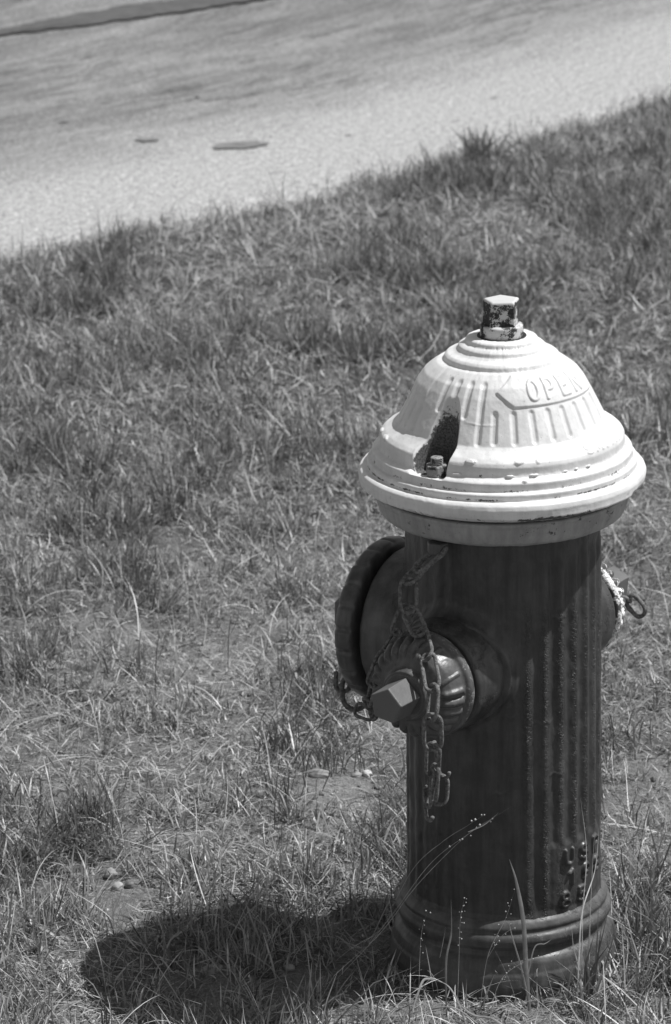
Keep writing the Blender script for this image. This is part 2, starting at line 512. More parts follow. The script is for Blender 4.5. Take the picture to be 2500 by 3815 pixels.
# ---- barrel -----------------------------------------------------------
def nozzle_frame(phi, z=NZ):
    """local z axis = outlet axis pointing outwards; local -y = up"""
    ax = Vector((sin(phi), -cos(phi), 0)); upv = Vector((0, 0, 1)); sx = upv.cross(ax) * -1
    M = Matrix((sx, -upv, ax)).transposed()
    if M.determinant() < 0:
        M = Matrix((-sx, -upv, ax)).transposed()
    M = M.to_4x4(); M.translation = Vector((0, 0, z)); return M
FL0, FLS = R(14.3), R(10.9)
def flute_mask(PH, z):
    top = sst(z, .545, .52)
    letters = sst(PH, R(26), R(31)) * sst(PH, R(152), R(147)) * sst(z, .184, .174)
    m = top * (1 - letters) * sst(z, .095, .115)
    return m
def barrel_disp(PH, r, z):
    h = np.zeros(PH.shape)
    k = (PH - FL0) / FLS
    amp = .35 + .65 * sst(PH, R(4), R(14)) * sst(PH, R(170), R(150)) + .15 * sst(PH, R(-40), R(-70))
    h += .0020 * np.cos(k * 2 * pi) * flute_mask(PH, z) * amp
    # slightly swollen plain band where the letters sit
    h += .0012 * sst(PH, R(26), R(31)) * sst(PH, R(152), R(147)) * sst(z, .186, .173) * sst(z, .095, .105)
    x = r * np.sin(PH); y = -r * np.cos(PH)
    for ph, rb in NOZ.values():
        ax, ay = sin(ph), -cos(ph)
        along = x * ax + y * ay
        tx = x * ay - y * ax
        d = np.hypot(tx, z - NZ)
        f = np.where(along > 0, np.exp(-np.maximum(d - rb, 0) / .0065), 0)
        h += .016 * f * sst(d, rb + .045, rb - .004)
    # casting lumps, weld-like horizontal scars
    h += .0009 * (fbm(PH * 14, z * 60, 21, 3) - .5) * 2
    for p0, z0, wd in ((24, .335, 6), (33, .268, 5), (36, .46, 5), (-2, .25, 5), (4, .345, 4)):
        h += .0011 * np.exp(-((z - z0 - .0015 * np.sin(PH * 60)) / .0016) ** 2) * np.exp(-((PH - R(p0)) / R(wd)) ** 4)
    # cast letters
    for row, zc, items in ((0, .1600, (('U', 41.5), ('S', 54), ('P', 68))), (1, .1335, (('1', 44), ('9', 56), ('8', 69))), (2, .1070, (('8', 38.5), ('5', 52)))):
        for ch, pc in items:
            u = (PH - R(pc)) * RB; v = z - zc
            h += glyph_h(u, v, ch, .0150, .0175, .0023, .0036)
    return h
def barrel_attr(PH, r, z):
    k = (PH - FL0) / FLS
    fr = np.abs(k - np.round(k))
    mz = .10 * (fbm(z * 40 + np.round(k) * 7, np.round(k) * 3.1, 8, 3) - .5)
    kk = k - np.round(k) + mz
    line = np.exp(-(kk / .20) ** 2)
    side = sst(PH, R(2), R(12)) * sst(z, .50, .44)
    patch = sst(fbm(np.round(k) * 3.7, z * 22, 40, 3), .32, .55)
    cr = line * side * (.35 + .65 * patch)
    let = sst(PH, R(33), R(40)) * sst(z, .19, .17)
    cr = np.clip(cr * (1 - .8 * let) + .06 * let * sst(fbm(PH * 20, z * 50, 4, 3), .4, .6), 0, 1)
    cr = np.maximum(cr, .25 * sst(PH, R(-70), R(-85)))
    wear = .1 * sst(fbm(PH * 9, z * 25, 13, 4), .6, .8)
    wear = wear + .12 * (np.abs(fr - .5) < .2) * 0
    return dict(crack=cr, wear=wear)
zz = np.concatenate([np.linspace(.575, .20, 230), np.linspace(.1985, .088, 110)])
bp = np.stack([np.interp(zz, [.088, .098, .13, .56, .575], [.1185, .1162, .1152, .1138, .1138]), zz], 1)
barrel = revolve('barrel', bp, 760, M_dark, hyd, disp=lambda P, r, z: -(-barrel_disp(P, r, z)), attrs=barrel_attr)

# ---- foot flange --------------------------------------------------------
foot = densify([(.1175, .0915), (.1215, .0885), (.1255, .0825), (.1252, .0795), (.1238, .0775), (.1255, .0755), (.129, .0725), (.1305, .067),
                (.1285, .0605), (.1245, .0555), (.1245, .049), (.129, .0455), (.132, .041), (.134, .031), (.1338, .0295), (.136, .026), (.1385, .012), (.137, -.002), (.136, -.04)], .0011, 3)
def foot_attr(PH, r, z):
    w = .28 * sst(fbm(PH * 6, z * 60, 3, 4), .5, .75)
    return dict(wear=w, crack=.5 * sst(PH, R(25), R(50)) * sst(fbm(PH * 18, z * 60, 9, 3), .42, .6))
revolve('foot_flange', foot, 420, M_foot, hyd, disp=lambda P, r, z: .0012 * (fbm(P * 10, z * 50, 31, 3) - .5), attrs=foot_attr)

# ---- bonnet -------------------------------------------------------------
bon = densify([(.018, .7722), (.0385, .7722), (.0412, .7705), (.0425, .766), (.0468, .7645), (.0500, .7625), (.0512, .758), (.0555, .7555), (.0630, .7535),
               (.0662, .7505), (.0672, .7455), (.0722, .7443), (.0795, .7395), (.0888, .7322), (.0968, .7212), (.1044, .7075), (.1113, .6936), (.1168, .6826), (.1192, .6776),
               (.1212, .6730), (.1252, .6698), (.1300, .6668), (.1360, .6632), (.1405, .6592), (.1423, .6550), (.1422, .6462), (.1436, .6434), (.1500, .6402),
               (.1516, .6385), (.1511, .6300), (.1522, .6288), (.1560, .6283), (.1575, .6267), (.1569, .6203), (.1580, .6192), (.1625, .6190), (.1660, .6165), (.1676, .6115), (.1670, .6065),
               (.1640, .6010), (.1595, .5975), (.1550, .5955), (.1520, .5940), (.140, .5938)], .00085, 2)
def groove(u, v0, v, v1, hw, dep):
    d = np.hypot(u, np.maximum(0, np.maximum(v0 - v, v - v1)))
    return -dep * (1 - sst(d, hw * .25, hw * 1.2))
def arrow_panel(PH, z, pc0, pc1, flip=False):
    """raised band between angles, pointed at the pc0 side"""
    zc, hz = .7285, .0150
    pc0, pc1 = R(pc0), R(pc1)
    f = np.clip(1 - np.abs(z - zc) / hz, 0, 1)          # 1 on the mid-line
    tip = R(12) * (1 - f)
    d1 = (PH - (pc0 + tip)) * .09 * .8
    d2 = (pc1 - PH) * .09
    d3 = (hz - np.abs(z - zc)) * 1.25
    return .0021 * sst(np.minimum(np.minimum(d1, d2), d3), -.0016, .0016)
def bonnet_disp(PH, r, z):
    h = np.zeros(PH.shape)
    dome = (z < .745) & (z > .668)
    for base in (0,):
        for pc, z0, z1 in ((-13.5, .674, .7375), (-24, .7005, .7375), (-34.5, .7035, .7375), (-44, .7035, .7375),
                           (-4.5, .675, .7095), (7, .675, .7095), (18.5, .6755, .7095), (29.5, .676, .7095), (40.5, .6765, .7095), (52, .677, .7095), (64, .677, .7095), (76, .677, .709),
                           (-60, .676, .705), (-69, .676, .705), (-78, .676, .708), (-87, .676, .708), (-96, .676, .708), (107, .676, .708), (118, .676, .7375), (129, .676, .7375), (140, .676, .7375), (160, .676, .708), (-170, .676, .708), (-150, .676, .708), (-110, .676, .7375), (-121, .676, .7375)):
            dph = (PH - R(pc) + pi) % (2 * pi) - pi
            h += groove(dph * r, z0 + .003, z, z1 - .003, .0042, .0021) * dome
    pan = arrow_panel(PH, z, -4, 83)
    h += pan
    h += .5 * arrow_panel(PH, z, -143, -59)
    for ch, pc in zip('OPEN', (22.5, 35.5, 48.5, 62)):
        u = (PH - R(pc)) * .0905; v = (z - .7285) * 1.32
        h += glyph_h(u, v, ch, .0135, .0235, .0021, .0015)
    for ch, pc in zip('SMITH', (46, 53, 59, 64.5, 71)):
        u = (PH - R(pc)) * .129; v = (z - .6625) * 2.0
        h += glyph_h(u, v, ch, .0105, .0135, .0016, .0012)
    # worn, over-painted marks on the flange that no longer read
    for pc, z0, a, b, hh in ((-15, .6605, .0070, .0034, .0022), (8, .6605, .0065, .003, .0016), (17, .660, .003, .004, .001),
                             (-21, .6455, .0055, .0022, .003), (3.5, .6455, .0052, .0018, .003), (14.5, .6455, .0056, .0016, .003), (10, .6405, .0028, .0015, .002),
                             (30, .6455, .003, .0014, .002), (36, .646, .003, .0014, .002), (43, .6455, .004, .002, .002), (-75, .660, .008, .004, .002), (-88, .660, .008, .003, .002)):
        u = (PH - R(pc)) * r; v = (z - z0) * 1.4
        q = np.hypot(u / a, v / b) + .35 * (fbm(u * 500, v * 500 + pc, 5, 2) - .5) * 2
        h += hh * (1 - sst(q, .5, 1.15))
    # ragged drips of paint at ring edges
    for zr, wd in ((.7665, .0016), (.7475, .0018), (.6455, .0022)):
        h += .0006 * (fbm(PH * 20, z * 90, 50, 3) - .5) * 2 * np.exp(-((z - zr) / wd) ** 2)
    # paint skin broken along the lip
    lip = np.exp(-((z - .6025) / .0028) ** 2) * (r > .15)
    h += .0022 * sst(fbm(PH * 7, z * 40, 61, 3), .5, .62) * lip
    h += .0007 * (fbm(PH * 14, z * 110, 33, 3) - .5)
    # break marks on the dome side
    h += .0004 * np.exp(-((z - .697 - .0015 * np.sin(PH * 9)) / .0012) ** 2) * np.exp(-((PH - R(-12)) / R(9)) ** 4)
    return h
POCK = [R(-33.4), R(146.6)]
SEAT = .6385
def pocket_d(PH, r):
    """0 inside the bolt pocket, 1 at its rim"""
    best = np.full(PH.shape, 9.)
    for pc in POCK:
        d = (PH - pc + pi) % (2 * pi) - pi
        rho = r * np.cos(d) - .1345; t = r * np.sin(d) + .001
        ok = np.abs(d) < R(60)
        tn = np.where(t > 0, t / .0205, -t / (.0235 + .25 * np.clip(rho + .02, 0, .03)))
        q = np.where(rho < 0, np.hypot(rho / .0385, tn), tn)
        best = np.where(ok, np.minimum(best, q), best)
    return best
def bonnet_warp(PH, r, z):
    q = pocket_d(PH, r)
    k = sst(q, .80, 1.02)
    z2 = np.where((z > SEAT) & (r > .09), SEAT + (z - SEAT) * k, z)
    # rough, corroded floor
    z2 = z2 + np.where(q < 1, .0009 * (fbm(PH * 60, r * 400, 77, 3) - .5) * (1 - k), 0)
    return r, z2
def bonnet_attr(PH, r, z):
    q = pocket_d(PH, r)
    n = fbm(PH * 11, z * 130, 71, 4)
    wv = np.zeros(PH.shape)
    pock = (1 - sst(q, .93, 1.03)) * (r > .09)
    seat = (1 - sst(q, .2, .7)) * (r > .1315)
    wv = np.maximum(wv, pock * (.80 + .30 * n) * (1 - .95 * sst(r, .136, .148)) * (1 - .30 * sst(z, .68, .70)))
    for zr, wd, a in ((.6215, .0016, .62), (.6305, .0024, .52), (.6450, .0034, .34), (.6455, .002, .1), (.7455, .0012, .2)):
        wv = np.maximum(wv, a * np.exp(-((z - zr) / wd) ** 2) * sst(fbm(PH * 8, z * 10, int(zr * 1000), 4), .3, .62) * (r > .06))
    un = np.exp(-((z - .5985) / .0045) ** 2) * (r > .15)
    wv = np.maximum(wv, un * (.15 + .75 * sst(fbm(PH * 4, z * 50, 91, 4), .42, .62)) * sst(PH, R(-55), R(-15)))
    wv = np.maximum(wv, un * .4 * sst(fbm(PH * 6, z * 60, 93, 4), .5, .7))
    return dict(wear=np.clip(wv, 0, 1))
revolve('bonnet', bon, 900, M_white, hyd, disp=bonnet_disp, attrs=bonnet_attr, warp=bonnet_warp)

# ---- barrel head flange (white skirt) ------------------------------------
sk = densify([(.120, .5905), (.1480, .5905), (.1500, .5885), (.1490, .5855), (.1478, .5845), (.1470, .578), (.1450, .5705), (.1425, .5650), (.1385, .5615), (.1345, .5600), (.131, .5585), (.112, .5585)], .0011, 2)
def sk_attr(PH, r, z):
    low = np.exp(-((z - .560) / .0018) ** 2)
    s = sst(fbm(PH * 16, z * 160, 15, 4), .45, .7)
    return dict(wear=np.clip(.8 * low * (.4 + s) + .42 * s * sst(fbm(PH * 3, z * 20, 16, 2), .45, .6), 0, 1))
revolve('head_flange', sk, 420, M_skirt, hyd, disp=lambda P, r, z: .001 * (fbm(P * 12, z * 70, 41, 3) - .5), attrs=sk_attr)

# ---- prisms -------------------------------------------------------------
def prism(name, n, r0, r1, z0, z1, mat, parent, M=None, rot=0., bev=.0012, dome=0.):
    rings = [(r0, z0), (r0 + (r1 - r0) * .9, z0 + (z1 - z0) * .86), (r1, z1 - bev * .8), (r1 - bev, z1)]
    V = []
    for r, z in rings:
        for i in range(n):
            a = rot + 2 * pi * i / n
            V.append((r * sin(a), -r * cos(a), z))
    V.append((0, 0, z1 + dome)); V.append((0, 0, z0))
    F = []
    for k in range(len(rings) - 1):
        for i in range(n):
            F.append((k * n + i, k * n + (i + 1) % n, (k + 1) * n + (i + 1) % n, (k + 1) * n + i))
    T = [((len(rings) - 1) * n + i, (len(rings) - 1) * n + (i + 1) % n, len(V) - 2) for i in range(n)]
    T += [((i + 1) % n, i, len(V) - 1) for i in range(n)]
    V = np.array(V)
    if M is not None:
        Mn = np.array(M); V = V @ Mn[:3, :3].T + Mn[:3, 3]
    wa = [.36] * (2 * n) + [.12] * n + [-.4] * n + [-.4, 0]
    o = mesh_np(name, V, F, mat, parent, False, dict(wear=wa) if name == 'nut_stem' else None, F3=T)
    b = o.modifiers.new('bevel', 'BEVEL'); b.width = bev; b.segments = 3; b.limit_method = 'ANGLE'; b.angle_limit = R(28)
    return o

# operating nut on the bonnet: round collar and five-sided stem
nut = revolve('operating_nut', densify([(.0, .7865), (.0222, .7865), (.0250, .7850), (.0250, .7700)], .0012, 1), 80, M_nut, hyd,
              disp=lambda P, r, z: .0006 * (fbm(P * 8, z * 200, 6, 3) - .5), attrs=lambda P, r, z: dict(wear=P * 0 + .27))
prism('nut_stem', 5, .0228, .0220, .7855, .8155, M_nut, nut, rot=R(-32), bev=.002)
revolve('stem_gap', densify([(.0245, .7726), (.0285, .7728), (.0290, .7700)], .001, 0), 64, M_seal, hyd)

# bonnet bolts: threaded stud, hex nut on top, hex head under the flange
for pc in POCK:
    bx, by = .1345 * sin(pc), -.1345 * cos(pc)
    Mb = Matrix.Translation((bx, by, 0))
    b = prism('bonnet_bolt', 6, .0135, .0133, SEAT + .0003, SEAT + .0125, M_bolt, hyd, M=Mb, rot=R(4), bev=.0011)
    pr = []
    z = SEAT + .0215
    pr += [(0.0, z), (.0062, z), (.0073, z - .001)]
    for k in range(4):
        pr += [(.0073, z - .0014 - k * .002), (.0063, z - .0021 - k * .002), (.0063, z - .0026 - k * .002), (.0073, z - .0032 - k * .002)]
    pr.append((.0073, SEAT + .010))
    revolve('threaded_end', np.array(pr), 32, M_bolt, b, M=Mb)
    prism('bolt_head', 6, .0125, .0125, .5462, .5588, M_cap, b, M=Mb, rot=R(12), bev=.0012)

# ---- nozzles ---------------------------------------------------------------
def spread(pts, ds=.0012, s=3): return densify(pts, ds, s)
def hose_outlet(key, capmat, label, nutmat, flute_blank):
    ph, _ = NOZ[key]
    M = nozzle_frame(ph, NZ if key == 'near' else NZ - .006)
    o = revolve('hose_outlet', spread([(.072, .088), (.0685, .108), (.0670, .128), (.0655, .150), (.0645, .157), (.0620, .160), (.0600, .1605), (.054, .1605)]), 160, M_dark, hyd, M=M,
                disp=lambda P, r, z: .0009 * (fbm(P * 9, z * 80, 14, 3) - .5), flip=True,
                attrs=lambda P, r, z: dict(wear=.15 * sst(fbm(P * 8, z * 90, 5, 3), .5, .7), crack=.4 * sst(fbm(P * 6, z * 60, 19, 3), .52, .62)))
    revolve('gasket', spread([(.0625, .158), (.0575, .162), (.0575, .168), (.061, .170)]), 96, M_seal, o, M=M, flip=True)
    cp = spread([(.050, .1655), (.0600, .1655), (.0630, .1668), (.0645, .1700), (.0640, .1745), (.0620, .1772), (.0592, .1785), (.0578, .1810), (.0556, .1890), (.0520, .1985), (.0460, .2055), (.0380, .2085), (.0325, .2095),
                 (.0305, .2120), (.0300, .2160), (.0290, .2185), (.0270, .2195), (.0252, .2196), (.0, .2196)], .0009, 3)
    def cd_(P, r, z):
        m = sst(z, .1795, .184) * sst(z, .2085, .204)
        blank = flute_blank(P)
        h = .0036 * (np.abs(np.cos(P * 13)) ** .6 * 2 - 1) * m * (1 - blank)
        # plain cast field with a bar across it
        u = (P + R(46)) * r; v = (z - .194)
        h += .0016 * blank * m * (1 - sst(np.abs(np.abs(u) - .018), .0012, .0028))
        ring = -.0010 * np.exp(-((r - .0268) / .0007) ** 2) * (z > .217)
        return -(h * -1) + ring + .0007 * (fbm(P * 10, z * 150, 24, 3) - .5)
    def ca(P, r, z):
        rim = sst(r, .058, .0635) * sst(z, .181, .176)
        n = fbm(P * 12, z * 260, 12, 4)
        wv = .22 * sst(n, .5, .7) + .38 * rim * sst(n, .46, .62)
        if key == 'far':
            wv = .45 * sst(n, .35, .6) + .26 * rim
        return dict(wear=wv)
    c = revolve('outlet_cap', cp, 300, capmat, hyd, M=M, disp=cd_, attrs=ca, flip=True)
    c['label'] = label
    prism('cap_nut', 5, *((.0232, .0218, .2190, .2575) if key == 'near' else (.0222, .0212, .2190, .2740)), nutmat, c, M=M, rot=R(62), bev=.0016)
    return c
hose_outlet('near', M_cap, 'ribbed round hose cap facing the camera', M_nut_grey, lambda P: sst(P, R(-84), R(-76)) * sst(P, R(-8), R(-16)))
hose_outlet('far', M_chipcap, 'small round hose cap with white flaking paint on the right', M_nut_grey, lambda P: P * 0)

Mp = nozzle_frame(NOZ['pumper'][0])
po = revolve('pumper_outlet', spread([(.0945, .070), (.0925, .100), (.0915, .125), (.0908, .1420), (.0885, .1450), (.0780, .1455), (.072, .1455)]), 200, M_cap, hyd, M=Mp, flip=True,
             disp=lambda P, r, z: .0014 * (fbm(P * 8, z * 60, 64, 4) - .5),
             attrs=lambda P, r, z: dict(wear=.15 * sst(fbm(P * 8, z * 90, 5, 3), .5, .7), crack=.7 * sst(fbm(P * 8, z * 60, 29, 3), .5, .6)))
revolve('gasket', spread([(.080, .141), (.0775, .146), (.0775, .152)]), 120, M_seal, po, M=Mp, flip=True)
def pump_disp(P, r, z):
    rim = sst(r, .090, .095) * sst(z, .1505, .1535)
    kn = .0020 * (sst(np.abs(((P * 22 / (2 * pi)) % 1) - .5), .36, .47)) * -1
    return kn * rim + .0010 * (fbm(P * 10, z * 90, 34, 3) - .5)
pc_ = revolve('pumper_cap', spread([(.074, .1500), (.0930, .1500), (.0965, .1510), (.0990, .1535), (.0998, .1600), (.0990, .1700), (.0965, .1745), (.0915, .1770), (.082, .1785), (.070, .184), (.050, .188), (.036, .189), (.033, .191), (.0325, .196), (.030, .197), (0, .197)]),
              320, M_cap, hyd, M=Mp, disp=pump_disp, flip=True, attrs=lambda P, r, z: dict(wear=.22 * sst(fbm(P * 10, z * 160, 44, 4), .5, .72)))
pc_['label'] = 'large notched pumper cap on the left'
prism('cap_nut', 5, .0255, .0240, .1965, .2260, M_nut_grey, pc_, M=Mp, rot=R(20), bev=.0016)

# ================================================================= chains
def link_mesh(L, W, wire, name='link', open_gap=0., seed=0, bend=0.):
    """stadium in the local xz plane; long axis z; centre at 0"""
    hl, hw = L / 2 - W / 2, W / 2
    pts = []
    n = 8
    for i in range(n + 1): a = pi * i / n; pts.append((hw * cos(a), hl + hw * sin(a)))
    for i in range(1, 5): pts.append((-hw, hl - 2 * hl * i / 5))
    for i in range(n + 1): a = pi + pi * i / n; pts.append((hw * cos(a), -hl + hw * sin(a)))
    for i in range(1, 5): pts.append((hw, -hl + 2 * hl * i / 5))
    closed = open_gap == 0
    if not closed: pts = pts[:int(len(pts) * (1 - open_gap))]
    N = len(pts); V = []; rs = random.Random(seed)
    k = 8
    for i, (x, z) in enumerate(pts):
        a = pts[(i - 1) % N] if closed or i > 0 else pts[i]
        b = pts[(i + 1) % N] if closed or i < N - 1 else pts[i]
        tx, tz = b[0] - a[0], b[1] - a[1]; d = math.hypot(tx, tz) or 1; tx /= d; tz /= d
        rr = wire * rs.uniform(.88, 1.13)
        yo = bend * sin(i / N * 2 * pi) + rs.uniform(-.0003, .0003)
        for j in range(k):
            q = 2 * pi * j / k
            V.append((x + rr * cos(q) * tz, yo + rr * sin(q), z - rr * cos(q) * tx))
    F = []
    for i in range(N if closed else N - 1):
        for j in range(k):
            F.append((i * k + j, i * k + (j + 1) % k, ((i + 1) % N) * k + (j + 1) % k, ((i + 1) % N) * k + j))
    T = []
    if not closed:
        V.append((pts[0][0], 0, pts[0][1])); c0 = len(V) - 1
        V.append((pts[-1][0], 0, pts[-1][1])); c1 = len(V) - 1
        for j in range(k):
            T.append((j, c0, (j + 1) % k)); T.append(((N - 1) * k + (j + 1) % k, c1, (N - 1) * k + j))
    return V, F, T
def put_link(root, p, q, twist, W=.021, wire=.0026, gap=0., seed=0, over=.0040, bend=.001):
    p = Vector(p); q = Vector(q); d = q - p
    L = d.length + over * 2
    V, F, T = link_mesh(L, min(W, L * .85), wire, open_gap=gap, seed=seed, bend=bend)
    zax = d.normalized(); ref = Vector((0, -1, 0))
    y = (ref - zax * ref.dot(zax)).normalized()
    y = Matrix.Rotation(twist, 3, zax) @ y
    x = y.cross(zax)
    M = Matrix((x, y, zax)).transposed().to_4x4(); M.translation = (p + q) / 2 - root.location
    Mn = np.array(M)
    V = np.array(V) @ Mn[:3, :3].T + Mn[:3, 3]
    o = mesh_np('link', V, F, M_rust, root, True, F3=T if T else None)
    sd = o.modifiers.new('round', 'SUBSURF'); sd.levels = 1; sd.render_levels = 1
    return o
ch = tag(empty('chain', (-.0706, -.117, .5506)), 'rusty cap chain hanging from under the white rim over the ribbed cap and down', 'chain', 'rusty cap chains of the hydrant')
A = [(-.0690, -.115, .5520), (-.0958, -.122, .5285), (-.1076, -.132, .5170), (-.1069, -.142, .4862), (-.0939, -.158, .4650), (-.0853, -.189, .4467), (-.0782, -.219, .4205), (-.0794, -.231, .3890), (-.079, -.226, .3518), (-.0800, -.219, .3176), (-.0850, -.213, .2780)]
tw = [1.25, 1.1, .15, .1, .5, .35, 1.1, .1, .45, 1.3]
wd = [.017, .016, .019, .018, .020, .018, .022, .020, .016, .016]
for i in range(len(A) - 1):
    put_link(ch, A[i], A[i + 1], tw[i], W=wd[i], seed=i, wire=.0026 if i else .0036)
put_link(ch, (-.0725, -.213, .3540), (-.0665, -.213, .3137), .7, W=.016, gap=.42, seed=30)
put_link(ch, (-.0773, -.222, .3246), (-.0790, -.222, .2877), 1.1, W=.015, seed=31)
put_link(ch, (-.0715, -.212, .3080), (-.0731, -.212, .2800), .1, W=.018, seed=32)
put_link(ch, (-.0870, -.214, .2950), (-.0840, -.214, .2620), .9, W=.012, gap=.3, seed=33)
cb = tag(empty('chain', (-.108, -.128, .483)), 'rusty chain sagging behind the ribbed cap to below the large pumper cap', 'chain', 'rusty cap chains of the hydrant')
B = [(-.1075, -.136, .4870), (-.1201, -.136, .4569), (-.1345, -.139, .4316), (-.149, -.145, .3985), (-.1545, -.110, .3630), (-.151, -.050, .3290), (-.1560, -.012, .3113), (-.1740, .020, .3050)]
for i in range(len(B) - 1):
    put_link(cb, B[i], B[i + 1], [.2, 1.2, .3, 1.3, .6, 1.1, .7][i], W=[.018, .017, .016, .013, .018, .016, .016][i], wire=.0023, seed=50 + i)
put_link(cb, (-.1762, .034, .3035), (-.1780, .044, .3390), .15, W=.031, wire=.0035, seed=60)
put_link(cb, (-.1911, .05, .3460), (-.1930, .05, .3210), .2, W=.018, wire=.0031, gap=.45, seed=61)
cc = tag(empty('chain', (.1450, .15, .402)), 'single rusty chain hook sticking out from the right side cap', 'chain', 'rusty cap chains of the hydrant')
put_link(cc, (.1400, .158, .4000), (.1520, .150, .3990), 1.1, W=.014, wire=.003, seed=70)
put_link(cc, (.1545, .146, .4000), (.1690, .136, .3870), .25, W=.017, wire=.0032, seed=71)

# ================================================================= stones
def stone(name, loc, size, mat, label, rot=0., seed=0, group=None):
    import bmesh
    bm = bmesh.new(); bmesh.ops.create_icosphere(bm, subdivisions=4, radius=1)
    for v in bm.verts:
        n = fbm(np.array(v.co.x * 1.3 + seed), np.array(v.co.y * 1.3 + v.co.z * 1.7), seed, 3)
        v.co *= .80 + .4 * float(n)
        v.co.x *= size[0]; v.co.y *= size[1]; v.co.z *= size[2]
    me = bpy.data.meshes.new(name); bm.to_mesh(me); bm.free()
    for p in me.polygons: p.use_smooth = True
    me.materials.append(mat)
    o = bpy.data.objects.new(name, me); col.objects.link(o)
    o.location = (loc[0], loc[1], float(gz(loc[0], loc[1])) + size[2] * loc[2]); o.rotation_euler = (0, 0, rot)
    tag(o, label, 'stone', group)
G = 'stones lying on the soil'
stone('stone', (-.251, .571, .45), (.0150, .0085, .0070), M_stone, 'long smooth tan pebble on bare soil beyond the ribbed cap', -.15, 3, G)
stone('stone', (-.185, .592, .6), (.0065, .007, .0062), M_stone_w, 'small bright white pebble just right of the long tan pebble', .3, 5, G)
stone('stone', (-.200, .585, .4), (.0080, .006, .0050), M_stone, 'pale tan pebble touching the bright white pebble', .6, 6, G)
stone('stone', (-.500, .222, .5), (.0085, .008, .0075), M_stone, 'roundest grey pebble of the trio in the grass at lower left', 0, 7, G)
stone('stone', (-.488, .190, .5), (.0080, .007, .0065), M_stone_m, 'palest pebble of the trio in the grass at lower left', .5, 8, G)
stone('stone', (-.473, .196, .4), (.0070, .007, .0060), M_stone_g, 'darkest pebble of the trio in the grass at lower left', 1.2, 9, G)
stone('stone', (-.352, -.050, .3), (.0150, .012, .0045), M_stone, 'flat pale stone flake in the dark hydrant shade at bottom', .8, 10, G)
stone('stone', (-.258, -.046, .4), (.0075, .007, .0040), M_stone, 'small pale flake in the shade nearest the foot flange', .2, 12, G)

def gravel():
    N = 22000
    x = rng.uniform(-1.1, 1.3, N * 3); y = rng.uniform(-.6, 2.6, N * 3)
    k = fbm(x * 3, y * 3, 60, 3) > rng.uniform(.2, .8, N * 3)
    k &= np.hypot(x, y) > .14
    x = x[k][:N]; y = y[k][:N]
    ex = rng.uniform(-1.9, 1.2, 3500); ey = edge_y(ex) + np.abs(rng.normal(0, .06, 3500)) - .04
    x = np.concatenate([x, ex]); y = np.concatenate([y, ey]); n = len(x)
    ico = np.array([(0, 0, 1), (.9, 0, .3), (.28, .85, .3), (-.72, .53, .35), (-.72, -.53, .3), (.28, -.85, .35), (.6, .5, -.5), (-.6, .5, -.5), (-.5, -.6, -.5), (.6, -.6, -.5)])
    tri = np.array([(0, 1, 2), (0, 2, 3), (0, 3, 4), (0, 4, 5), (0, 5, 1), (1, 6, 2), (2, 6, 7), (2, 7, 3), (3, 7, 4), (4, 7, 8), (4, 8, 5), (5, 8, 9), (5, 9, 1), (1, 9, 6)])
    s = .0012 + .0036 * rng.random(n) ** 4
    s[-3500:] *= .6
    V = ico[None] * s[:, None, None] * rng.uniform(.6, 1.3, (n, 1, 3)) * rng.uniform(.85, 1.15, (n, 10, 3))
    a = rng.uniform(0, 2 * pi, n); c, sn = np.cos(a)[:, None], np.sin(a)[:, None]
    X = V[..., 0] * c - V[..., 1] * sn + x[:, None]; Y = V[..., 0] * sn + V[..., 1] * c + y[:, None]
    Zt = V[..., 2] + np.where(edge_d(x, y) > -.01, .008, gz(x, y))[:, None] + s[:, None] * .2
    VV = np.stack([X, Y, Zt], -1).reshape(-1, 3)
    T = (tri[None] + (np.arange(n) * 10)[:, None, None]).reshape(-1, 3)
    tn_ = .10 + .5 * rng.random(n) ** 2
    tn_[-3500:] = rng.uniform(.25, .5, 3500); tone = np.repeat(tn_, 10)
    o = mesh_np('gravel', VV, None, M_gravel, None, False, dict(tone=tone), F3=T)
    tag(o, 'fine pale gravel scattered over the bare soil', 'gravel', kind='stuff')
gravel()

